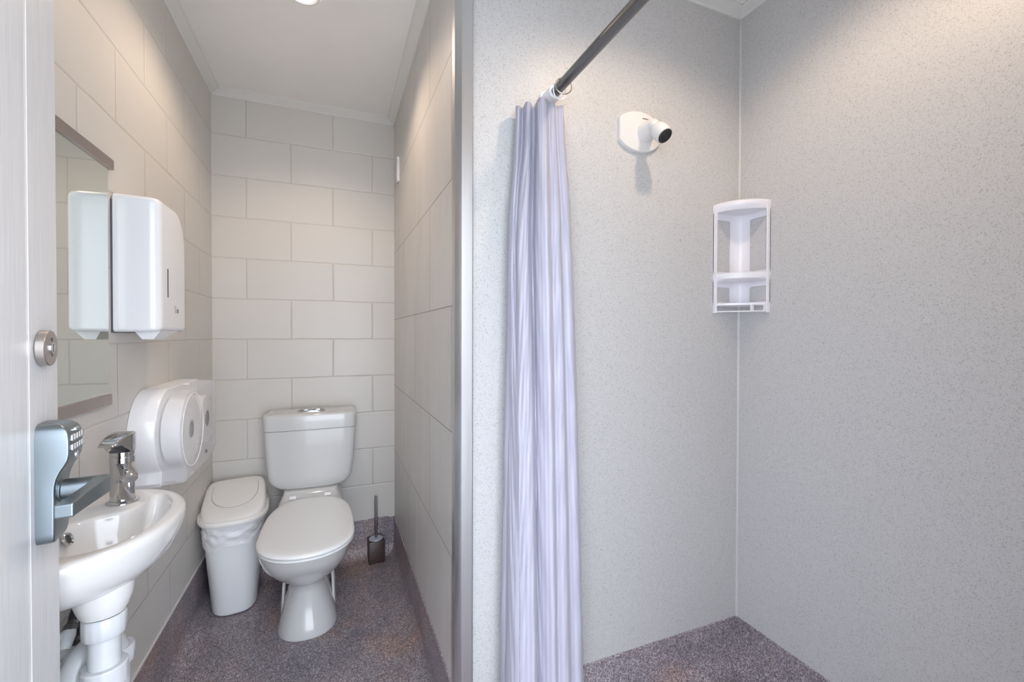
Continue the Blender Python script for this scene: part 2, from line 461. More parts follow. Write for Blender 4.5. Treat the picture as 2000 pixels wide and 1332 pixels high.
# leaf: stile, bead and field are one slab with a narrow groove bead
d = MB()
ga = 0.108
d.box(0.0, ga - 0.0035, -0.036, 0.0, 0.012, 2.03, dr)
d.box(ga + 0.0035, 0.81, -0.036, 0.0, 0.012, 2.03, dr)
d.box(ga - 0.0035, ga + 0.0035, -0.036, -0.004, 0.012, 2.03, dr)
d.build('door_leaf', M['doorwood'], dt_, smooth=0, bevel=0.0012)
MB().box(ga - 0.0028, ga + 0.0028, -0.004, -0.0005, 0.012, 2.03, dr).build('groove_bead', M['groove'], dt_, smooth=0)
# dead bolt cylinder
dz = 1.1985
db = thing('deadbolt_lock', dr(0.065, 0, dz), 'round brushed steel deadbolt disc on the open door above the lever', 'lock')
nax = (en.x, en.y, 0)
MB().lathe([(0.0, 0), (0.0255, 0), (0.0265, 0.0015), (0.0265, 0.0105), (0.0258, 0.0113), (0.0, 0.0115)], dr(0.065, 0, dz), nax, 56).build('escutcheon', M['nickel'], db, smooth=30)
MB().lathe([(0.0, 0.0), (0.0085, 0), (0.0085, 0.0018), (0, 0.0019)], dr(0.063, 0.0112, dz + 0.0005), nax, 28).build('key_cylinder', M['chrome'], db)
MB().lathe([(0.0, 0.0), (0.0030, 0), (0.0030, 0.0006), (0, 0.0006)], dr(0.063, 0.0112, dz + 0.0125), nax, 16).build('screw_hole', M['black'], db)
MB().lathe([(0.0, 0.0), (0.0022, 0), (0.0022, 0.0006), (0, 0.0006)], dr(0.063, 0.0112, dz - 0.0105), nax, 16).build('screw_hole', M['black'], db)
MB().box(0.0622, 0.0638, 0.0128, 0.0134, dz - 0.006, dz + 0.006, dr).build('keyway', M['black'], db, smooth=0)
# keypad lock case
lk_o = thing('keypad_lock', dr(0.062, 0, 0.914), 'tall satin metal keypad lock with lever handle on the open door', 'lock')
a0, a1 = 0.030, 0.092
def case_ring(z, th, sh):
    # cross-section in the a-b plane with rounded outer corners; sh narrows near top/bottom
    r = min(0.0035, th * 0.3)
    pts = [(a0 + sh, 0.0)] + [(p[0], p[1]) for p in arc(a0 + sh + r, th - r, r, 180, 90, 5)] + [(p[0], p[1]) for p in arc(a1 - sh - r * 0.8, th - r * 0.8, r * 0.8, 90, 0, 5)] + [(a1 - sh, 0.0)]
    return [dr(a, b, z) for a, b in pts]
prof = [(0.914, 0.0185, 0.008), (0.917, 0.0195, 0.004), (0.922, 0.020, 0.0015), (0.93, 0.0205, 0), (0.985, 0.021, 0), (0.998, 0.0215, 0), (1.008, 0.0235, 0), (1.018, 0.0275, 0), (1.026, 0.032, 0), (1.034, 0.0355, 0),
        (1.043, 0.0370, 0), (1.062, 0.0370, 0), (1.073, 0.0358, 0.0008), (1.080, 0.0325, 0.003), (1.085, 0.027, 0.007), (1.088, 0.018, 0.012)]
MB().loft([case_ring(*p) for p in prof]).build('lock_case', M['satin'], lk_o, smooth=50)
for r_, zc in enumerate((1.061, 1.047)):
    for k in range(5):
        ac = 0.0385 + k * 0.0105
        MB().box(ac, ac + 0.0078, 0.0365, 0.0405, zc, zc + 0.0095, dr).build('keypad_button', M['chrome'], lk_o, smooth=0, bevel=0.0015)
MB().box(0.052, 0.066, 0.034, 0.0385, 1.0725, 1.078, dr).build('thumb_button', M['chrome'], lk_o, smooth=0, bevel=0.0015)
MB().lathe([(0.0, 0.0), (0.006, 0), (0.0055, 0.0016), (0, 0.002)], dr(0.060, 0.0362, 1.036), nax, 20).build('key_cylinder', M['chrome'], lk_o)
# lever handle
lv = MB().lathe([(0.0, 0.0), (0.0175, 0), (0.0175, 0.003), (0.0150, 0.004), (0.0150, 0.052), (0.0, 0.052)], dr(0.062, 0.019, 0.985), nax, 36)
lvo = lv.build('lever_handle', M['satin'], lk_o, smooth=40)
# flat lever blade bends from the spindle towards the hinge
path = [(0.044, 0.058, 0.0), (0.050, 0.063, 0.0), (0.062, 0.066, 0.0), (0.100, 0.063, 0.0), (0.145, 0.057, 0), (0.178, 0.053, 0.0)]
rings = []
for i, (a, b, z) in enumerate(path):
    hh = [0.010, 0.0125, 0.0135, 0.0125, 0.0105, 0.0095][i]; tt = [0.010, 0.011, 0.010, 0.0086, 0.0095, 0.0105][i]
    zc = 0.985
    rings.append([dr(a, b + sb * tt, zc + sz * hh) for sb, sz in ((-1, -1), (1, -1), (1, 1), (-1, 1))])
MB().loft(rings).build('lever_blade', M['satin'], lvo, smooth=30, bevel=0.003)

# ================================================================== MIRROR
mt = thing('wall_mirror', (XL, 1.275, 1.04), 'frameless rectangular wall mirror held between taupe metal rails', 'mirror')
MB().box(XL, XL + 0.005, 1.045, 1.458, 1.055, 1.655).build('glass', M['mirror'], mt, smooth=0)
MB().box(XL, XL + 0.011, 1.040, 1.480, 1.650, 1.676).build('top_rail', M['railmetal'], mt, smooth=0, bevel=0.001)
MB().box(XL, XL + 0.011, 1.040, 1.460, 1.036, 1.063).build('bottom_rail', M['railmetal'], mt, smooth=0, bevel=0.001)

# ================================================================== PAPER TOWEL DISPENSER
py0, py1, pz0, pz1 = 1.486, 1.728, 1.225, 1.596
pt = thing('paper_towel_dispenser', (XL, (py0 + py1) / 2, pz0), 'white plastic paper towel dispenser beside the mirror', 'dispenser')
ND = 10
outl = rrect(py0, py1, pz0, pz1, (0.010, 0.010, 0.110, 0.016), 10)
def inset(poly, c, dx, dy):
    return [(c[0] + (y - c[0]) * (1 - dx), c[1] + (z - c[1]) * (1 - dy)) for y, z in poly]
cc = ((py0 + py1) / 2, (pz0 + pz1) / 2)
rings = []
depth = 0.118
for fx, ins, insz in ((0.004, 0.0, 0), (0.018, 0.0, 0), (0.054, 0.012, 0), (0.080, 0.022, 0), (0.093, 0.045, 0), (0.100, 0.085, 0), (0.104, 0.14, 0), (0.1055, 0.22, 0)):
    zb = lambda z: max(z, pz0 + 0.0)
    rings.append([(XL + fx, y, pz0 + (z - pz0) * (1 - insz)) for y, z in inset(outl, cc, ins, ins * 0.35)])
MB().loft(rings).build('cover', M['whiteplastic'], pt, smooth=60)
MB().box(XL, XL + 0.004, py0 - 0.0015, py1 + 0.0015, pz0 - 0.002, pz1 - 0.02).build('back_plate', M['ink'], pt, smooth=0)
# sight slot in the front face, following its curve
fxs = XL + 0.1045
MB().prism(rrect(1.547, 1.554, 1.324, 1.407, 0.0033, 4), lambda a, b: (fxs - 0.004, a, b), lambda a, b: (fxs + 0.0018, a, b)).build('sight_slot', M['ink'], pt, smooth=0)
# latch nub low on the near side
MB().lathe([(0.0, 0.0), (0.011, 0), (0.010, 0.0018), (0, 0.0022)], (XL + 0.022, py0 + 0.0015, pz0 + 0.018), (0, -1, 0), 24).build('latch', M['whiteplastic'], pt)
# towel sheet tongue underneath
MB().loft([[(XL + x, y, pz0 + 0.004) for x, y in ((0.040, 1.510), (0.098, 1.515), (0.098, 1.67), (0.040, 1.67))],
           [(XL + x, y, pz0 - 0.020) for x, y in ((0.055, 1.520), (0.080, 1.522), (0.080, 1.60), (0.055, 1.60))]]).build('paper_sheet', M['paper'], pt, smooth=0)

# lettering helper: strokes in a 2-D frame made of thin bars
def strokes(segs, fr, w, h):
    b = MB()
    for (x0, y0, x1, y1) in segs:
        dx, dy = x1 - x0, y1 - y0; L = math.hypot(dx, dy) or 1e-6; nx, ny = -dy / L * w / 2, dx / L * w / 2
        q = [(x0 + nx, y0 + ny), (x0 - nx, y0 - ny), (x1 - nx, y1 - ny), (x1 + nx, y1 + ny)]
        b.loft([[fr(x, y, 0) for x, y in q], [fr(x, y, h) for x, y in q]])
    return b
lg = [(0, 0, 0, 1), (0, 0, .45, 0), (.62, 0, .62, .6), (.62, .78, .62, .88), (.8, .6, 1.0, 0), (1.0, 0, 1.2, .6), (1.35, .05, 1.35, .6), (1.35, .6, 1.55, .62)]
strokes(lg, lambda x, y, h: (fxs + 0.0006 + h, 1.612 + x * 0.022, 1.282 + y * 0.022), 0.0028, 0.0012).build('logo', M['ink'], pt, smooth=0)

# ================================================================== TOILET ROLL DISPENSER
rd = thing('toilet_roll_dispenser', (XL, 1.78, 0.757), 'large white twin toilet roll dispenser with frosted cover near the alcove corner', 'dispenser')
ry, rz, rr = 1.703, 0.915, 0.134
def drum_outline(g=0.0):
    a = arc(ry, rz, rr - g, 90, 232, 22)                        # left rounded end
    return [(2.01 - g, 1.049 - g)] + a + [(1.625 + g, 0.803), (1.622 + g, 0.770 + g), (1.632 + g, 0.757 + g), (1.93, 0.757 + g), (2.01 - g, 0.80)]
def sec(x, g): return [(x, y, z) for y, z in drum_outline(g)]
MB().loft([sec(XL + 0.001, 0), sec(XL + 0.062, 0), sec(XL + 0.066, 0.003)]).build('housing', M['whiteplastic'], rd, smooth=40)
MB().loft([sec(XL + 0.066, 0.003), sec(XL + 0.118, 0.006), sec(XL + 0.124, 0.009), sec(XL + 0.127, 0.016)], cap0=False).build('cover', M['translucent'], rd, smooth=40)
for i, (yy, z2) in enumerate(((1.705, 0.915), (1.895, 0.915))):
    ro = 0.102 if i == 0 else 0.085
    MB().lathe([(0.028, 0.0), (ro, 0.0), (ro, 0.052), (0.028, 0.052)], (XL + 0.070, yy, z2), (1, 0, 0), 48, False, False).build('paper_roll', M['rollpaper'], rd)
    MB().lathe([(0.0, 0.0), (0.026, 0.0), (0.024, 0.05), (0.0, 0.05)], (XL + 0.068, yy, z2), (1, 0, 0), 24).build('roll_core', M['core'], rd)
# moulded ring round the first window
MB().lathe([(0.1135, 0.0), (0.1145, 0.0018), (0.1165, 0.0018), (0.1175, 0.0)], (XL + 0.1265, 1.705, 0.915), (1, 0, 0), 56, False, False).build('window_ring', M['whiteplastic'], rd)
MB().lathe([(0.0, 0.0), (0.010, 0), (0.009, 0.004), (0, 0.005)], (XL + 0.09, 1.70, 0.7575), (0, 0, -1), 20).build('lock_button', M['whiteplastic'], rd)
MB().lathe([(0.0, 0.0), (0.009, 0), (0.008, 0.003), (0, 0.004)], (XL + 0.085, 1.80, 1.0495), (0, 0, 1), 20).build('lock_button', M['whiteplastic'], rd)
strokes(lg, lambda x, y, h: (XL + 0.1275 + h, 1.845 + x * 0.014, 0.800 + y * 0.014), 0.0026, 0.0012).build('logo', M['ink'], rd, smooth=0)

# ================================================================== BASIN
bs = thing('wash_basin', (XL, 1.20, 0.70), 'small white wall-hung hand basin behind the open door', 'basin')
bcx, bcy = -0.49, 1.190
NB = 72
def basin_outline(ax, by, z, n=2.05, back=XL + 0.0005):
    """D-shaped: superellipse in front, straight back on the wall"""
    out = []
    for j in range(NB):
        t = 2 * PI * j / NB; c, s_ = math.cos(t), math.sin(t)
        x = ax * sgn(c) * abs(c) ** (2 / n); y = by * sgn(s_) * abs(s_) ** (2 / n)
        if c < 0: x = max(x, back - bcx)
        out.append((max(bcx + x, back), bcy + y, z))
    return out
# inner bowl outline: deep at the near/left side, shallow in front of the tap deck
def bowl_outline(sc_, z, sh=0.0):
    ctrl = [(-0.348, 1.200), (-0.355, 1.260), (-0.374, 1.310), (-0.398, 1.338), (-0.412, 1.325), (-0.415, 1.285), (-0.434, 1.240), (-0.475, 1.222), (-0.512, 1.190),
            (-0.522, 1.135), (-0.505, 1.06), (-0.465, 1.030), (-0.410, 1.035), (-0.372, 1.070), (-0.352, 1.13)]
    n = len(ctrl); cl = []
    for i in range(n):
        p = [Vector((*ctrl[(i + k - 1) % n], 0)) for k in range(4)]
        for k in range(16):
            t = k / 16
            cl.append(0.5 * ((2 * p[1]) + (p[2] - p[0]) * t + (2 * p[0] - 5 * p[1] + 4 * p[2] - p[3]) * t * t + (3 * p[1] - p[0] - 3 * p[2] + p[3]) * t ** 3))
    L = [0]
    for i in range(len(cl)): L.append(L[-1] + (cl[(i + 1) % len(cl)] - cl[i]).length)
    out = []
    for j in range(NB):
        s_ = L[-1] * j / NB
        i = max(k for k in range(len(cl)) if L[k] <= s_)
        f = (s_ - L[i]) / (L[i + 1] - L[i])
        q = cl[i].lerp(cl[(i + 1) % len(cl)], f)
        c0 = Vector((-0.425, 1.135, 0))
        q = c0 + (q - c0) * sc_
        out.append((q.x, q.y, z))
    return out
ax, by = 0.180, 0.238
rings = [basin_outline(0.055, 0.055, 0.690, 2.0, -0.60), basin_outline(0.098, 0.110, 0.700, 2.2), basin_outline(0.132, 0.165, 0.724), basin_outline(0.155, 0.198, 0.752), basin_outline(0.166, 0.213, 0.780), basin_outline(0.172, 0.221, 0.803),
         basin_outline(0.173, 0.223, 0.813), basin_outline(0.1705, 0.220, 0.820), basin_outline(0.165, 0.214, 0.8235), basin_outline(0.159, 0.208, 0.824),
         bowl_outline(1.05, 0.8235), bowl_outline(1.015, 0.8215), bowl_outline(0.98, 0.815), bowl_outline(0.94, 0.800), bowl_outline(0.88, 0.775), bowl_outline(0.76, 0.748), bowl_outline(0.55, 0.730), bowl_outline(0.28, 0.722), bowl_outline(0.12, 0.720)]
MB().loft(rings).build('bowl', M['basinwhite'], bs, smooth=60)
# waste neck under the bowl
MB().lathe([(0.050, 0.045), (0.047, 0.02), (0.041, 0.0), (0.036, -0.012), (0.0, -0.012)], (-0.425, 1.115, 0.680), (0, 0, 1), 40, True, False).build('waste_neck', M['basinwhite'], bs)
MB().lathe([(0.0, 0.001), (0.022, 0.002), (0.023, 0.0), (0.0, -0.001)], (-0.425, 1.135, 0.7205), (0, 0, 1), 32).build('waste_grate', M['chrome'], bs)
onx = Vector((0.92, 0.0, 0.39)).normalized()
oc = Vector((-0.500, 1.168, 0.803))
MB().lathe([(0.0075, -0.002), (0.0125, 0.0015), (0.0135, 0.0005), (0.0135, -0.004)], oc, onx, 32, False, False).build('overflow_ring', M['chrome'], bs)
MB().lathe([(0.0, -0.0015), (0.0095, -0.0008), (0.0095, -0.004), (0, -0.004)], oc, onx, 32, False, False).build('overflow_hole', M['black'], bs)

# ================================================================== TAP
tx, ty, tz = -0.462, 1.308, 0.8240
tp = thing('mixer_tap', (tx, ty, tz), 'chrome mixer tap with flat lever on the white hand basin', 'tap')
MB().lathe([(0.0, 0), (0.031, 0), (0.031, 0.003), (0.026, 0.006), (0.024, 0.007)], (tx, ty, tz), (0, 0, 1), 40, True, False).build('base_flange', M['chrome'], tp)
MB().lathe([(0.0235, 0.005), (0.0225, 0.06), (0.0235, 0.105), (0.0232, 0.108), (0.0222, 0.109), (0.0222, 0.111), (0.0232, 0.112), (0.0235, 0.120), (0.0, 0.121)], (tx, ty, tz), (0, 0, 1), 40, True, False).build('body', M['chrome'], tp, smooth=30)
sd = Vector((0.50, -0.86, 0)).normalized(); sw = Vector((-sd.y, sd.x, 0))
rings = []
for dd, zt, zb, w in ((0.0, 0.100, 0.040, 0.020), (0.02, 0.096, 0.050, 0.019), (0.045, 0.086, 0.060, 0.0165), (0.063, 0.079, 0.0605, 0.0155), (0.070, 0.073, 0.060, 0.014)):
    c_ = Vector((tx, ty, tz)) + sd * dd
    rings.append([c_ + sw * (w * u) + Vector((0, 0, z)) for u, z in ((-1, zb + 0.006), (-0.6, zb), (0.6, zb), (1, zb + 0.006), (1, zt - 0.004), (0.7, zt), (-0.7, zt), (-1, zt - 0.004))])
MB().loft(rings).build('spout', M['chrome'], tp, smooth=40)
e_ = Vector((tx, ty, tz)) + sd * 0.058
MB().lathe([(0.0, 0), (0.011, 0), (0.011, 0.016), (0.0, 0.016)], e_ + Vector((0, 0, 0.050)), (0, 0, 1), 24).build('aerator', M['chrome'], tp)
ld = Vector((-0.10, -0.99, 0)).normalized(); lw = Vector((-ld.y, ld.x, 0))
rings = []
for dd, w, zb, zt in ((-0.026, 0.012, 0.120, 0.161), (-0.02, 0.019, 0.120, 0.163), (-0.008, 0.0235, 0.120, 0.164), (0.01, 0.0235, 0.120, 0.163), (0.024, 0.0215, 0.130, 0.161), (0.042, 0.0195, 0.142, 0.156), (0.060, 0.017, 0.143, 0.150), (0.064, 0.013, 0.143, 0.148)):
    c_ = Vector((tx, ty, tz)) + ld * dd
    rings.append([c_ + lw * (w * u) + Vector((0, 0, z)) for u, z in ((-1, zb), (1, zb), (1, zt - 0.003), (0.8, zt), (-0.8, zt), (-1, zt - 0.003))])
MB().loft(rings).build('lever', M['chrome'], tp, smooth=35, bevel=0.001)

# ================================================================== BASIN WASTE PIPES
wp = thing('waste_pipe', (-0.425, 1.115, 0.20), 'white plastic trap and waste pipes hanging below the hand basin', 'pipe')
px_, py_ = -0.425, 1.117
def nut(x, y, z0, z1, r, n=64):
    b = MB(); rings = []
    for z, k in ((z0, 0.94), (z0 + 0.003, 1), (z1 - 0.003, 1), (z1, 0.94)):
        rings.append([(x + r * k * (1 + 0.012 * ((j // 2) % 2)) * math.cos(2 * PI * j / n), y + r * k * (1 + 0.012 * ((j // 2) % 2)) * math.sin(2 * PI * j / n), z) for j in range(n)])
    return b.loft(rings)
MB().lathe([(0.034, 0.0), (0.036, 0.002), (0.034, 0.005)], (px_, py_, 0.6655), (0, 0, 1), 32).build('rubber_washer', M['black'], wp)
nut(px_, py_, 0.622, 0.664, 0.0345).build('coupling_nut', M['pvc'], wp, smooth=35)
MB().tube([(px_, py_, 0.655), (px_, py_, 0.52)], 0.0255, 32).build('tail_pipe', M['pvc'], wp)
nut(px_, py_, 0.520, 0.562, 0.0365).build('coupling_nut', M['pvc'], wp, smooth=35)
ub = [(px_, py_, 0.535)] + [(px_, py_, 0.44)] + [(px_ - 0.040 + 0.040 * math.cos(a), py_ - 0.0 , 0.40 - 0.040 * math.sin(a)) for a in [PI * k / 12 for k in range(13)]] + [(px_ - 0.08, py_, 0.44)]
MB().tube(ub, 0.029, 24).build('trap_bend', M['pvc'], wp)
el = bez([(-0.490, 1.142, 0.43), (-0.490, 1.142, 0.49), (-0.485, 1.150, 0.535), (-0.473, 1.178, 0.560), (-0.460, 1.207, 0.556), (-0.453, 1.228, 0.53), (-0.452, 1.232, 0.50)], 8)
MB().tube(el, 0.0265, 24).build('return_bend', M['pvc'], wp)
nut(-0.490, 1.142, 0.470, 0.502, 0.033).build('coupling_nut', M['pvc'], wp, smooth=35)
nut(-0.450, 1.236, 0.490, 0.526, 0.0325).build('coupling_nut', M['pvc'], wp, smooth=35)
MB().tube([(-0.450, 1.236, 0.525), (-0.450, 1.236, 0.22), (-0.455, 1.24, 0.17), (-0.48, 1.26, 0.13), (XL + 0.005, 1.30, 0.12)], 0.0245, 24).build('outlet_pipe', M['pvc'], wp)

# water hoses with stop valves
def hose(y0, vy, vz, label, gx):
    t = thing('water_hose', (XL, vy, vz), label, 'water hose', 'water hoses under the basin')
    ax_ = Vector((gx, y0, 0.692)); bx_ = Vector((XL + 0.030, vy, vz))
    pts = bez([ax_, ax_.lerp(bx_, 0.3) + Vector((0.005, 0, 0)), ax_.lerp(bx_, 0.65), bx_ + (ax_ - bx_) * 0.12], 8)
    MB().tube(pts, 0.0076, 14).build('braided_line', M['hose'], t)
    dn = (ax_ - bx_).normalized()
    MB().lathe([(0.008, 0.0), (0.0125, 0.002), (0.0125, 0.012), (0.0088, 0.014), (0.0086, 0.020), (0.007, 0.021)], bx_ + dn * 0.008, dn, 6).build('hose_nut', M['steeltube'], t, smooth=0)
    MB().tube([bx_ + dn * 0.012, bx_ + dn * 0.000, bx_ - dn * 0.026], [0.0105, 0.0125, 0.0095], 20).build('valve_body', M['pvc'], t)
    MB().tube([bx_, (XL + 0.001, bx_.y, bx_.z - 0.004)], 0.012, 16).build('wall_stub', M['pvc'], t)
hose(1.290, 1.200, 0.588, 'dark braided water hose with white valve, nearer the basin underside', -0.52)
hose(1.335, 1.212, 0.545, 'dark braided water hose with white valve, lower and beside the waste pipe', -0.50)

# ================================================================== TOILET
CX = -0.102
tl = thing('toilet', (CX, 2.25, 0), 'white close-coupled toilet with its lid closed against the block wall', 'toilet')
S = [(0.0, 1.932, 2.34, .114, 2.06), (0.012, 1.930, 2.34, .114, 2.06), (0.05, 1.950, 2.34, .104, 2.06), (0.11, 1.966, 2.35, .088, 2.08), (0.165, 1.975, 2.37, .074, 2.10), (0.196, 1.972, 2.38, .070, 2.10),
     (0.210, 1.955, 2.39, .076, 2.08), (0.232, 1.915, 2.40, .097, 2.06), (0.262, 1.872, 2.41, .121, 2.04), (0.300, 1.818, 2.43, .144, 2.01), (0.340, 1.775, 2.45, .160, 1.98), (0.380, 1.743, 2.47, .164, 1.94), (0.408, 1.733, 2.48, .166, 1.92), (0.414, 1.740, 2.48, .162, 1.92)]
MB().loft([egg(CX, yf, yb, yw, hw, z, 2.3, 2.6) for z, yf, yb, hw, yw in S]).build('pan', M['ceramic'], tl, smooth=50)
for s_ in (-1, 1):   # side webs behind the pedestal
    rings = []
    for z, x, y, w, dp in ((0.0, 0.098, 2.13, 0.012, 0.08), (0.06, 0.100, 2.14, 0.010, 0.055), (0.13, 0.098, 2.15, 0.009, 0.040), (0.20, 0.092, 2.16, 0.010, 0.040), (0.27, 0.090, 2.17, 0.016, 0.06)):
        rings.append(sell(CX + s_ * x, y, w, dp, z, 2.4, 24))
    MB().loft(rings).build('pan_web', M['ceramic'], tl, smooth=50)
def brr(cx, hw, yf, yb, z, r=0.03, bow=0.010, n=5):
    out = []
    base = rrect(-hw, hw, yf, yb, (r, r, 0.008, 0.008), n)
    # subdivide the front edge for the bow
    fr = [(x, y) for x, y in base]
    k = n + 1
    fl, frt = fr[:k], fr[k:]
    mid = [(fl[-1][0] + (frt[0][0] - fl[-1][0]) * i / 10, yf) for i in range(1, 10)]
    allp = fl + mid + frt
    for x, y in allp:
        dy = -bow * (1 - (x / hw) ** 2) if y < (yf + yb) / 2 else 0
        out.append((cx + x, y + dy, z))
    return out
MB().loft([brr(CX, .150, 2.30, 2.50, .36, .03, .0), brr(CX, .137, 2.285, 2.50, .425, .03, .0), brr(CX, .124, 2.300, 2.50, .445, .02, .0), brr(CX, .119, 2.330, 2.50, .456, .02, .004), brr(CX, .118, 2.338, 2.50, .470, .02, .004)]).build('cistern_shelf', M['ceramic'], tl, smooth=50)
rings = []
rc = 0.072
for k in range(9):
    a = PI / 2 * k / 8
    z = 0.471 + rc * (1 - math.cos(a)) * 0.85
    hw = 0.188 - rc + rc * math.sin(a)
    yf = 2.364 + 0.010 * (1 - math.sin(a))
    rings.append(brr(CX, hw, yf, 2.525, z, 0.028))
rings += [brr(CX, .196, 2.360, 2.525, .60, .028), brr(CX, .2035, 2.356, 2.525, .70, .028), brr(CX, .2065, 2.355, 2.525, .7565, .028)]
MB().loft(rings).build('cistern', M['ceramic'], tl, smooth=50)
rings = [brr(CX, .2060, 2.357, 2.526, .7575, .028), brr(CX, .2080, 2.352, 2.528, .759, .030), brr(CX, .2090, 2.350, 2.528, .79, .030), brr(CX, .2090, 2.350, 2.528, .823, .030), brr(CX, .2080, 2.352, 2.528, .830, .030), brr(CX, .203, 2.358, 2.526, .8355, .030), brr(CX, .18, 2.375, 2.51, .838, .02)]
lid_ = MB().loft(rings).build('cistern_lid', M['ceramic'], tl, smooth=50)
MB().loft([sell(CX, 2.425, .064, .026, .8360, 2.6, 40), sell(CX, 2.425, .064, .026, .842, 2.6, 40), sell(CX, 2.425, .059, .022, .844, 2.6, 40)]).build('flush_plate', M['chrome'], lid_, smooth=30)
for s_ in (-1, 1):
    MB().loft([sell(CX + s_ * .028, 2.425, .025, .018, .843, 3, 28), sell(CX + s_ * .028, 2.425, .025, .018, .847, 3, 28), sell(CX + s_ * .028, 2.425, .022, .015, .849, 3, 28)]).build('flush_button', M['chrome'], lid_, smooth=30)
def seat_rings(o, zs):
    return [egg(CX + .006, 1.708 + i_, 2.290 - i_ * .6, 1.890, .173 - i_, z, 2.1, 3.2, tilt=0.012) for i_, z in zs]
MB().loft(seat_rings(0, [(.010, .415), (.003, .417), (.001, .421), (.002, .425), (.010, .427)])).build('seat', M['seatplastic'], tl, smooth=60)
MB().loft(seat_rings(0, [(.008, .428), (.001, .4295), (-.001, .433), (.000, .438), (.005, .442), (.014, .4445), (.04, .4465), (.09, .4475)])).build('lid', M['seatplastic'], tl, smooth=60)
for s_ in (-1, 1):
    MB().lathe([(0.0, 0), (0.010, 0), (0.010, 0.028), (0, 0.028)], (CX + s_ * .075 - .014, 2.298, 0.452), (1, 0, 0), 16).build('hinge', M['seatplastic'], tl)

# ================================================================== BIN
BX, BY, BR = -0.416, 2.325, 0.10
bn = thing('swing_top_bin', (BX, BY, 0), 'white plastic swing-top bin between toilet and left wall', 'bin')
def dell(a, b, z, n=2.8, dy=0.0, nb=6.0, yoff=0.0):
    """rounded front, squarer straight back"""
    out = []
    for j in range(80):
        t = 2 * PI * j / 80; c, sn = math.cos(t), math.sin(t)
        k = nb if sn > 0 else n
        x = a * sgn(c) * abs(c) ** (2 / k); y = b * sgn(sn) * abs(sn) ** (2 / k) + dy
        out.append((BX + x * math.cos(BR) - y * math.sin(BR), BY + x * math.sin(BR) + y * math.cos(BR), z))
    return out
be = lambda a, b, z, n=2.8, dy=0: dell(a, b, z, n, dy)
MB().loft([be(.078, .104, .0025, dy=.004), be(.084, .111, .006, dy=.004), be(.087, .115, .016, dy=.004), be(.103, .137, .20, dy=.002), be(.1190, .158, .42), be(.1190, .158, .424)]).build('body', M['bin'], bn, smooth=50)
MB().loft([be(.123, .162, .416), be(.134, .171, .411), be(.137, .174, .416), be(.137, .174, .425), be(.1345, .171, .432), be(.127, .164, .435)], True, True).build('rim', M['binlid'], bn, smooth=50)
def tilt_ring(a, b, z0, k, n=2.8, dy=0.0):
    return [(x, y, z0 + k * .84 * (y - (BY - .12))) for x, y, _ in dell(a, b, 0, n, dy)]
MB().loft([be(.127, .165, .433), tilt_ring(.1255, .161, .439, .12), tilt_ring(.1235, .158, .446, .22, dy=.002), tilt_ring(.120, .151, .4500, .275, dy=.006), tilt_ring(.115, .144, .4525, .30, 2.6, .010), tilt_ring(.107, .135, .4535, .305, 2.5, .014), tilt_ring(.093, .120, .4540, .305, 2.4, .014)]).build('dome_lid', M['binlid'], bn, smooth=60)
def flap_ring(s, z):
    out = []
    for j in range(64):
        t = 2 * PI * j / 64; c, sn = math.cos(t), math.sin(t)
        x = .090 * s * sgn(c) * abs(c) ** (2 / (3.5 if sn > 0 else 2.2))
        y = (0.085 if sn > 0 else 0.118) * s * sgn(sn) * abs(sn) ** (2 / (7.0 if sn > 0 else 2.1)) + 0.038
        X_ = BX + x * math.cos(BR) - y * math.sin(BR); Y_ = BY + x * math.sin(BR) + y * math.cos(BR)
        out.append((X_, Y_, z + .256 * (Y_ - (BY - .12))))
    return out
MB().loft([flap_ring(1.018, .4540), flap_ring(1.018, .4546)]).build('flap_gap_shade', M['railmetal'], bn, smooth=0)  # thin darker plate under the flap, imitates the shade in its gap
MB().loft([flap_ring(1.0, .4542), flap_ring(1.0, .4560), flap_ring(.97, .4568), flap_ring(.8, .4570)]).build('swing_flap', M['binlid'], bn, smooth=40)
# liner skirt
random.seed(11)
lin = []
ph = [random.uniform(0, 6.28) for _ in range(12)]
NZ = 16
for i in range(NZ + 1):
    f = i / NZ; ring = []
    for j in range(160):
        t = 2 * PI * j / 160
        c, s_ = math.cos(t), math.sin(t)
        zb = .318 + .012 * math.sin(2 * t + ph[0]) + .006 * math.sin(5 * t + ph[1]) + .003 * math.sin(17 * t + ph[2])
        z = .415 + (zb - .415) * f
        w = (z - .0) / .40
        a, b = .087 + .0310 * w + .003, .115 + .0415 * w + .003
        wr = (0.0024 * math.sin(5 * t + 11 * f + ph[3]) + 0.0022 * math.sin(8 * t - 16 * f + ph[4]) + 0.0016 * math.sin(13 * t + 21 * f + ph[5]) + 0.0010 * math.sin(21 * t - 9 * f + ph[6])) * (0.30 + 0.70 * math.sin(PI * min(f * 1.1, 1)))
        if f > 0.93: wr += 0.002
        a += wr + .0015; b += wr + .0015
        k_ = 6.0 if s_ > 0 else 2.8
        x = a * sgn(c) * abs(c) ** (2 / k_); y = b * sgn(s_) * abs(s_) ** (2 / k_)
        ring.append((BX + x * math.cos(BR) - y * math.sin(BR), BY + x * math.sin(BR) + y * math.cos(BR), z))
    lin.append(ring)
MB().loft(lin, False, False).build('bin_liner', M['liner'], bn, smooth=80)

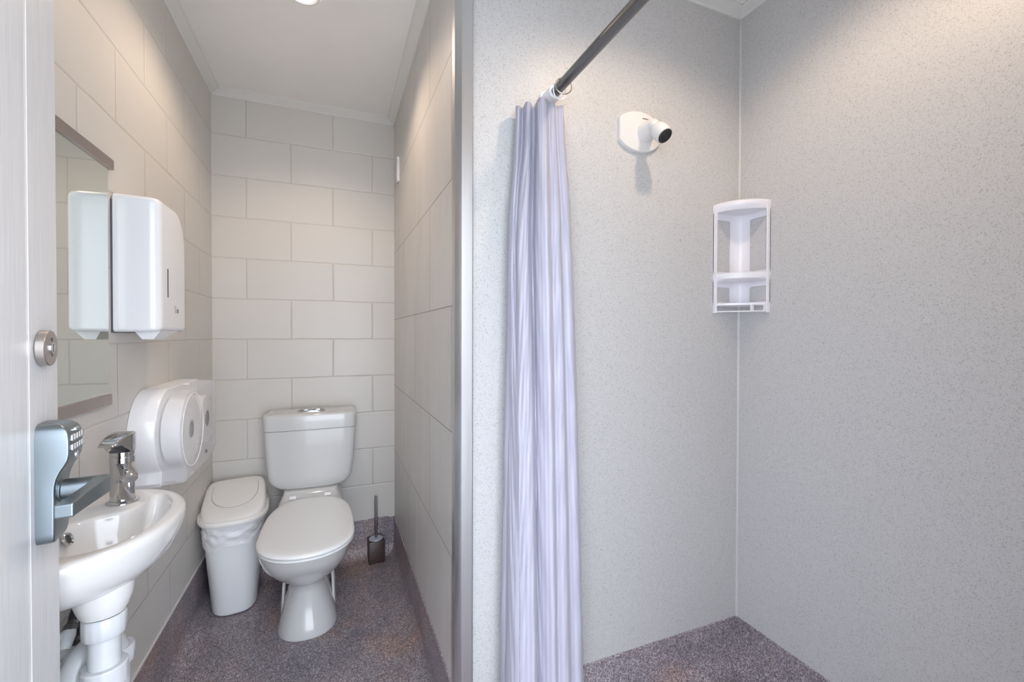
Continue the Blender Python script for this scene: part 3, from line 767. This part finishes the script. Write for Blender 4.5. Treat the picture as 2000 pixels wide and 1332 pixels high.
# ================================================================== TOILET BRUSH
qx, qy, qr = 0.211, 2.478, 0.05
tb = thing('toilet_brush', (qx, qy, 0), 'toilet brush in a square dark wooden holder near the tiled partition', 'toilet brush')
def sq(h, z): return [(qx + x * math.cos(qr) - y * math.sin(qr), qy + x * math.sin(qr) + y * math.cos(qr), z) for x, y in rrect(-h, h, -h, h, 0.003, 3)]
MB().loft([sq(.0385, .002), sq(.040, .004), sq(.0410, .116), sq(.040, .118)]).build('holder', M['darkwood'], tb, smooth=30)
MB().lathe([(0.0, 0.0), (0.037, 0.0), (0.037, 0.003), (0.034, 0.005), (0.030, 0.004), (0.010, 0.006), (0.0, 0.006)], (qx, qy, 0.1185), (0, 0, 1), 40).build('cover_disc', M['sticker'], tb)
MB().lathe([(0.0, 0.0), (0.0065, 0.0), (0.0065, 0.222), (0.005, 0.225), (0.0, 0.2255)], (qx, qy, 0.122), (0, 0, 1), 24).build('handle', M['steeltube'], tb)

# ================================================================== SWITCH PLATE ON THE PARTITION
sp_ = thing('wall_vent_plate', (XP, 2.345, 2.065), 'small white plastic plate high on the stone-look partition', 'wall plate')
MB().prism(rrect(2.325, 2.365, 2.005, 2.13, 0.005, 3), lambda a, b: (XP - 0.012, a, b), lambda a, b: (XP + 0.0005, a, b)).build('plate', M['whiteplastic'], sp_, smooth=0, bevel=0.002)

# ================================================================== SHOWER ROD, RINGS, CURTAIN
RX, RZ = 0.60, 1.925
rod = thing('curtain_rod', (RX, 0.66, RZ), 'grey metal shower curtain rod crossing below the ceiling', 'curtain rod')
MB().tube([(RX, YS - 0.045, RZ), (RX, YF + 0.03, RZ)], 0.0145, 28).build('tube', M['steeltube'], rod)
MB().lathe([(0.0, 0), (0.028, 0), (0.028, 0.006), (0.022, 0.010), (0.021, 0.055), (0.0175, 0.058), (0.0, 0.058)], (RX, YS, RZ), (0, -1, 0), 32).build('end_bracket', M['whiteplastic'], rod)
MB().lathe([(0.0, 0), (0.028, 0), (0.028, 0.006), (0.022, 0.010), (0.021, 0.055), (0.0175, 0.058), (0.0, 0.058)], (RX, YF, RZ), (0, 1, 0), 32).build('end_bracket', M['whiteplastic'], rod)
for yy, tl_, rl, mt_, lab_ in ((1.128, 0.16, 0.25, 'whiteplastic', 'thin white curtain ring on the grey rod, nearer the wall bracket'), (1.104, -0.10, -0.2, 'nickel', 'thin metal curtain ring on the grey rod, nearer the free end of the curtain')):
    b = MB().tube([(0.0235 * math.cos(a), 0.0, 0.0235 * math.sin(a)) for a in [2 * PI * k / 32 for k in range(33)]], 0.0018, 8, False)
    o = b.build('curtain_ring', M[mt_])
    o.location = (RX, yy, RZ - 0.0085)
    o.rotation_euler = (tl_, 0, rl)
    tag(o, lab_, 'curtain ring', 'curtain rings at the wall end of the rod')
# curtain: plan polylines at top and bottom, blended down the drop
top = [(.612, 1.125), (.600, 1.112), (.585, 1.120), (.572, 1.108), (.558, 1.112), (.545, 1.100), (.534, 1.100), (.527, 1.112), (.530, 1.135), (.533, 1.148), (.525, 1.150), (.516, 1.138), (.508, 1.132), (.502, 1.142), (.503, 1.160), (.501, 1.168), (.494, 1.162), (.487, 1.160), (.484, 1.170), (.488, 1.182), (.50, 1.187), (.54, 1.185), (.57, 1.187), (.59, 1.185)]
mid_ = [(.617, 1.088), (.600, 1.076), (.585, 1.084), (.567, 1.068), (.550, 1.076), (.530, 1.060), (.516, 1.064), (.506, 1.082), (.510, 1.108), (.508, 1.118), (.498, 1.108), (.486, 1.096), (.474, 1.100), (.467, 1.115), (.469, 1.130), (.465, 1.136), (.460, 1.130), (.455, 1.135), (.455, 1.155), (.47, 1.168), (.50, 1.172), (.54, 1.170), (.57, 1.172), (.59, 1.170)]
bot = [(.650, 1.060), (.630, 1.044), (.610, 1.054), (.585, 1.034), (.562, 1.044), (.545, 1.030), (.530, 1.044), (.519, 1.068), (.513, 1.074), (.501, 1.050), (.482, 1.026), (.462, 1.034), (.446, 1.046), (.440, 1.037), (.430, 1.048), (.424, 1.072), (.427, 1.100), (.432, 1.120), (.425, 1.135), (.430, 1.155), (.45, 1.165), (.50, 1.160), (.55, 1.165), (.60, 1.160)]
tb_, mb_, bb_ = [[(p.x, p.y) for p in bez([(*q, 0) for q in pl], 9)] for pl in (top, mid_, bot)]
ZT, ZB = 1.872, 0.07
NZc = 90; cv = []
uvl = []
for i in range(NZc + 1):
    f = i / NZc; z = ZT + (ZB - ZT) * f; ring = []
    for j in range(len(tb_)):
        s_ = j / (len(tb_) - 1)
        if f < 0.22:
            k = f / 0.22; k = k * k * (3 - 2 * k); p = [tb_[j][q] * (1 - k) + mb_[j][q] * k for q in (0, 1)]
        else:
            k = (f - 0.22) / 0.78; k = k ** 0.8; p = [mb_[j][q] * (1 - k) + bb_[j][q] * k for q in (0, 1)]
        wav = 0.0022 * math.sin(9 * f + 14 * s_) + 0.0016 * math.sin(23 * f + 31 * s_) + 0.0009 * math.sin(55 * f + 9 * math.sin(19 * s_))
        sagz = -0.006 * abs(math.sin(s_ * 11)) * (1 - f) ** 6
        edge = 0.0022 * math.sin(f * 420) * max(0, 1 - s_ / 0.035)
        ring.append((p[0] + wav * 0.6 + edge, p[1] + wav + edge * 0.7, z + sagz))
    cv.append(ring)
c_b = MB().loft(cv, False, False, False)
NJ = len(tb_)
cu = thing('shower_curtain', (RX, 1.10, ZB), 'lilac satin shower curtain gathered against the shower wall', 'shower curtain')
me_o = c_b.build('fabric', M['curtain'], cu, smooth=80, solid=0.0008)
uvm = me_o.data.uv_layers.new(name='UVMap')
bpy.context.view_layer.update()
# arc-length parameter along the cloth width
acc = [0]
for j in range(1, NJ): acc.append(acc[-1] + math.hypot(bb_[j][0] - bb_[j - 1][0], bb_[j][1] - bb_[j - 1][1]))
if len(me_o.data.vertices) == NJ * (NZc + 1):
    for lp in me_o.data.loops:
        vi = lp.vertex_index
        uvm.data[lp.index].uv = (acc[vi % NJ], (vi // NJ) / NZc * 1.8)

# ================================================================== SHOWER HEAD
hx, hz = 0.945, 1.887
sh = thing('wall_mounted_shower', (hx, YS, hz), 'white swivel shower with black nozzle on an oval wall plate', 'shower')
def plate(sx, sz, y):
    out = []
    for j in range(72):
        t = 2 * PI * j / 72
        x = (0.094 if math.cos(t) < 0 else 0.088) * sx * math.cos(t); z = 0.066 * sz * sgn(math.sin(t)) * abs(math.sin(t)) ** (2 / 2.1)
        x = max(-0.080 * sx, x)
        out.append((hx - 0.012 + x, y, hz - 0.002 + z))
    return out
MB().loft([plate(1, 1, YS), plate(1, 1, YS - 0.009), plate(.975, .965, YS - 0.013), plate(.90, .86, YS - 0.0145)]).build('wall_plate', M['headplastic'], sh, smooth=40)
MB().box(hx - 0.005, hx + 0.018, YS - 0.0150, YS - 0.0135, hz + 0.040, hz + 0.043).build('logo', M['railmetal'], sh, smooth=0)
MB().lathe([(0.0, 0.0), (0.034, 0.0), (0.034, 0.003), (0.0325, 0.005), (0.031, 0.005), (0.030, 0.012), (0.024, 0.030), (0.019, 0.048), (0.0175, 0.056), (0.0, 0.058)], (hx + 0.006, YS - 0.013, hz - 0.002), (-0.08, -1, 0.05), 48).build('arm_base', M['headplastic'], sh, smooth=30)
bc = Vector((0.940, YS - 0.072, 1.880))
MB().lathe([(0.0175 * math.sin(PI * k / 14), -0.0175 * math.cos(PI * k / 14)) for k in range(15)], bc, (0, 0, 1), 32).build('ball_joint', M['headplastic'], sh, smooth=80)
hd = Vector((0.14, -0.64, -0.76)).normalized()
MB().lathe([(0.0, -0.012), (0.014, -0.010), (0.022, -0.002), (0.0265, 0.010), (0.0275, 0.022), (0.0265, 0.040), (0.0245, 0.044), (0.0225, 0.0445)], bc + hd * 0.018, hd, 48, True, True).build('head_body', M['headplastic'], sh, smooth=40)
fc = bc + hd * 0.0625
MB().lathe([(0.0, 0.0), (0.0225, 0.0), (0.0228, 0.0012), (0.0215, 0.0020), (0.0195, 0.0008), (0.010, 0.0006), (0.009, 0.0022), (0.0, 0.0024)], fc, hd, 48).build('nozzle_face', M['black'], sh, smooth=30)

# ================================================================== CORNER CADDY
cd = thing('corner_shower_caddy', (XR, YS, 1.30), 'white plastic two-tier corner caddy mounted in the shower corner', 'shower caddy')
CW = 0.128; cz0, cz1 = 1.298, 1.684
def cpt(u, v, z): return (XR - u, YS - v, z)   # u along shower wall, v along right wall
# side frames on both walls with window cut-outs (built from bars with rounded openings)
def frame_panel(swap):
    b = MB(); th = 0.0035
    def fr(u, z, t): return cpt(u, t + 0.0005, z) if not swap else cpt(t + 0.0005, u, z)
    def hole_panel(z0, z1, h0, h1, u0=0.046, u1=CW - 0.006):
        # ring between outer rect and rounded hole
        n = 6
        hole = rrect(u0, u1, h0, h1, 0.010, n)
        outer = []
        for (x, y) in hole:
            # project to outer rect
            cx_, cy_ = (u0 + u1) / 2, (h0 + h1) / 2
            dx, dy = (x - cx_) / ((u1 - u0) / 2), (y - cy_) / ((h1 - h0) / 2)
            k = max(abs(dx), abs(dy)); dx, dy = dx / k, dy / k
            ox = 0.040 + (CW - 0.040) * (dx + 1) / 2 ; oy = z0 + (z1 - z0) * (dy + 1) / 2
            outer.append((ox, oy))
        m_ = len(hole)
        vs_ = [fr(x, z, 0) for x, z in outer] + [fr(x, z, 0) for x, z in hole] + [fr(x, z, th) for x, z in outer] + [fr(x, z, th) for x, z in hole]
        fs = []
        for j in range(m_):
            k = (j + 1) % m_
            fs += [(2 * m_ + j, 2 * m_ + k, 3 * m_ + k, 3 * m_ + j), (j, k, m_ + k, m_ + j), (m_ + j, m_ + k, 3 * m_ + k, 3 * m_ + j), (j, k, 2 * m_ + k, 2 * m_ + j)]
        b.add(vs_, fs)
    hole_panel(1.440, 1.655, 1.447, 1.633)
    hole_panel(1.330, 1.412, 1.337, 1.392)
    return b
for sw_ in (False, True):
    frame_panel(sw_).build('side_frame', M['caddy'], cd, smooth=30)
# edge rails
MB().box(XR - CW, XR - CW + 0.005, YS - 0.016, YS - 0.0005, cz0, 1.672).build('edge_rail', M['caddy'], cd, smooth=0, bevel=0.001)
MB().box(XR - 0.016, XR - 0.0005, YS - CW, YS - CW + 0.005, cz0, 1.684).build('edge_rail', M['caddy'], cd, smooth=0, bevel=0.001)
# concave corner column
def col_ring(z):
    pts = []
    for k in range(13):
        a = PI / 2 * k / 12
        pts.append((0.048 - 0.044 * math.sin(a), 0.048 - 0.044 * math.cos(a)))
    outer = [(0.0035, 0.048), (0.0005, 0.048), (0.0005, 0.0005), (0.048, 0.0005), (0.048, 0.0035)]
    return [cpt(u, v, z) for u, v in pts] + [cpt(u, v, z) for u, v in [(0.0008, 0.048), (0.0008, 0.0008), (0.048, 0.0008)]]
MB().loft([col_ring(1.325), col_ring(1.660)]).build('back_column', M['caddy'], cd, smooth=40)
def shelf_ring(r, z, off=0.0):
    pts = [cpt(0.0008, 0.0008, z)]
    # bulged quarter outline
    for k in range(21):
        a = PI / 2 * k / 20
        rr_ = r * (1 + off * math.sin(2 * a))
        pts.append(cpt(rr_ * math.cos(a) + 0.0008, rr_ * math.sin(a) + 0.0008, z))
    return pts
MB().loft([shelf_ring(CW, 1.655, -.10), shelf_ring(CW, 1.668, -.02), shelf_ring(CW, 1.678, 0), shelf_ring(CW - .003, 1.684, 0), shelf_ring(CW - .012, 1.688, 0)]).build('top_shelf', M['caddy'], cd, smooth=45)
MB().loft([shelf_ring(CW - .008, 1.408, -.20), shelf_ring(CW, 1.418, -.12), shelf_ring(CW, 1.436, -.10), shelf_ring(CW - .004, 1.438, -.10), shelf_ring(CW - .005, 1.428, -.10), shelf_ring(CW - .09, 1.427, -.1)]).build('middle_shelf', M['caddy'], cd, smooth=45)
MB().loft([shelf_ring(CW - .008, 1.322, -.22), shelf_ring(CW - .002, 1.325, -.18), shelf_ring(CW - .002, 1.3315, -.18), shelf_ring(CW - .01, 1.332, -.18)]).build('bottom_shelf', M['caddy'], cd, smooth=45)
br = [cpt((CW - .003) * (1 - .18 * math.sin(2 * a)) * math.cos(a) + .001, (CW - .003) * (1 - .18 * math.sin(2 * a)) * math.sin(a) + .001, 1.3025) for a in [PI / 2 * k / 24 for k in range(25)]]
MB().tube(br, 0.0022, 8).build('towel_bar', M['caddy'], cd)
MB().box(*sorted((XR - .054, XR - .044)), YS - .100, YS - .094, 1.3025, 1.325).build('hook', M['caddy'], cd, smooth=0)
MB().box(*sorted((XR - .020, XR - .012)), YS - .122, YS - .117, 1.3025, 1.325).build('hook', M['caddy'], cd, smooth=0)

for o in bpy.data.objects:
    if '_o' in o: del o['_o']
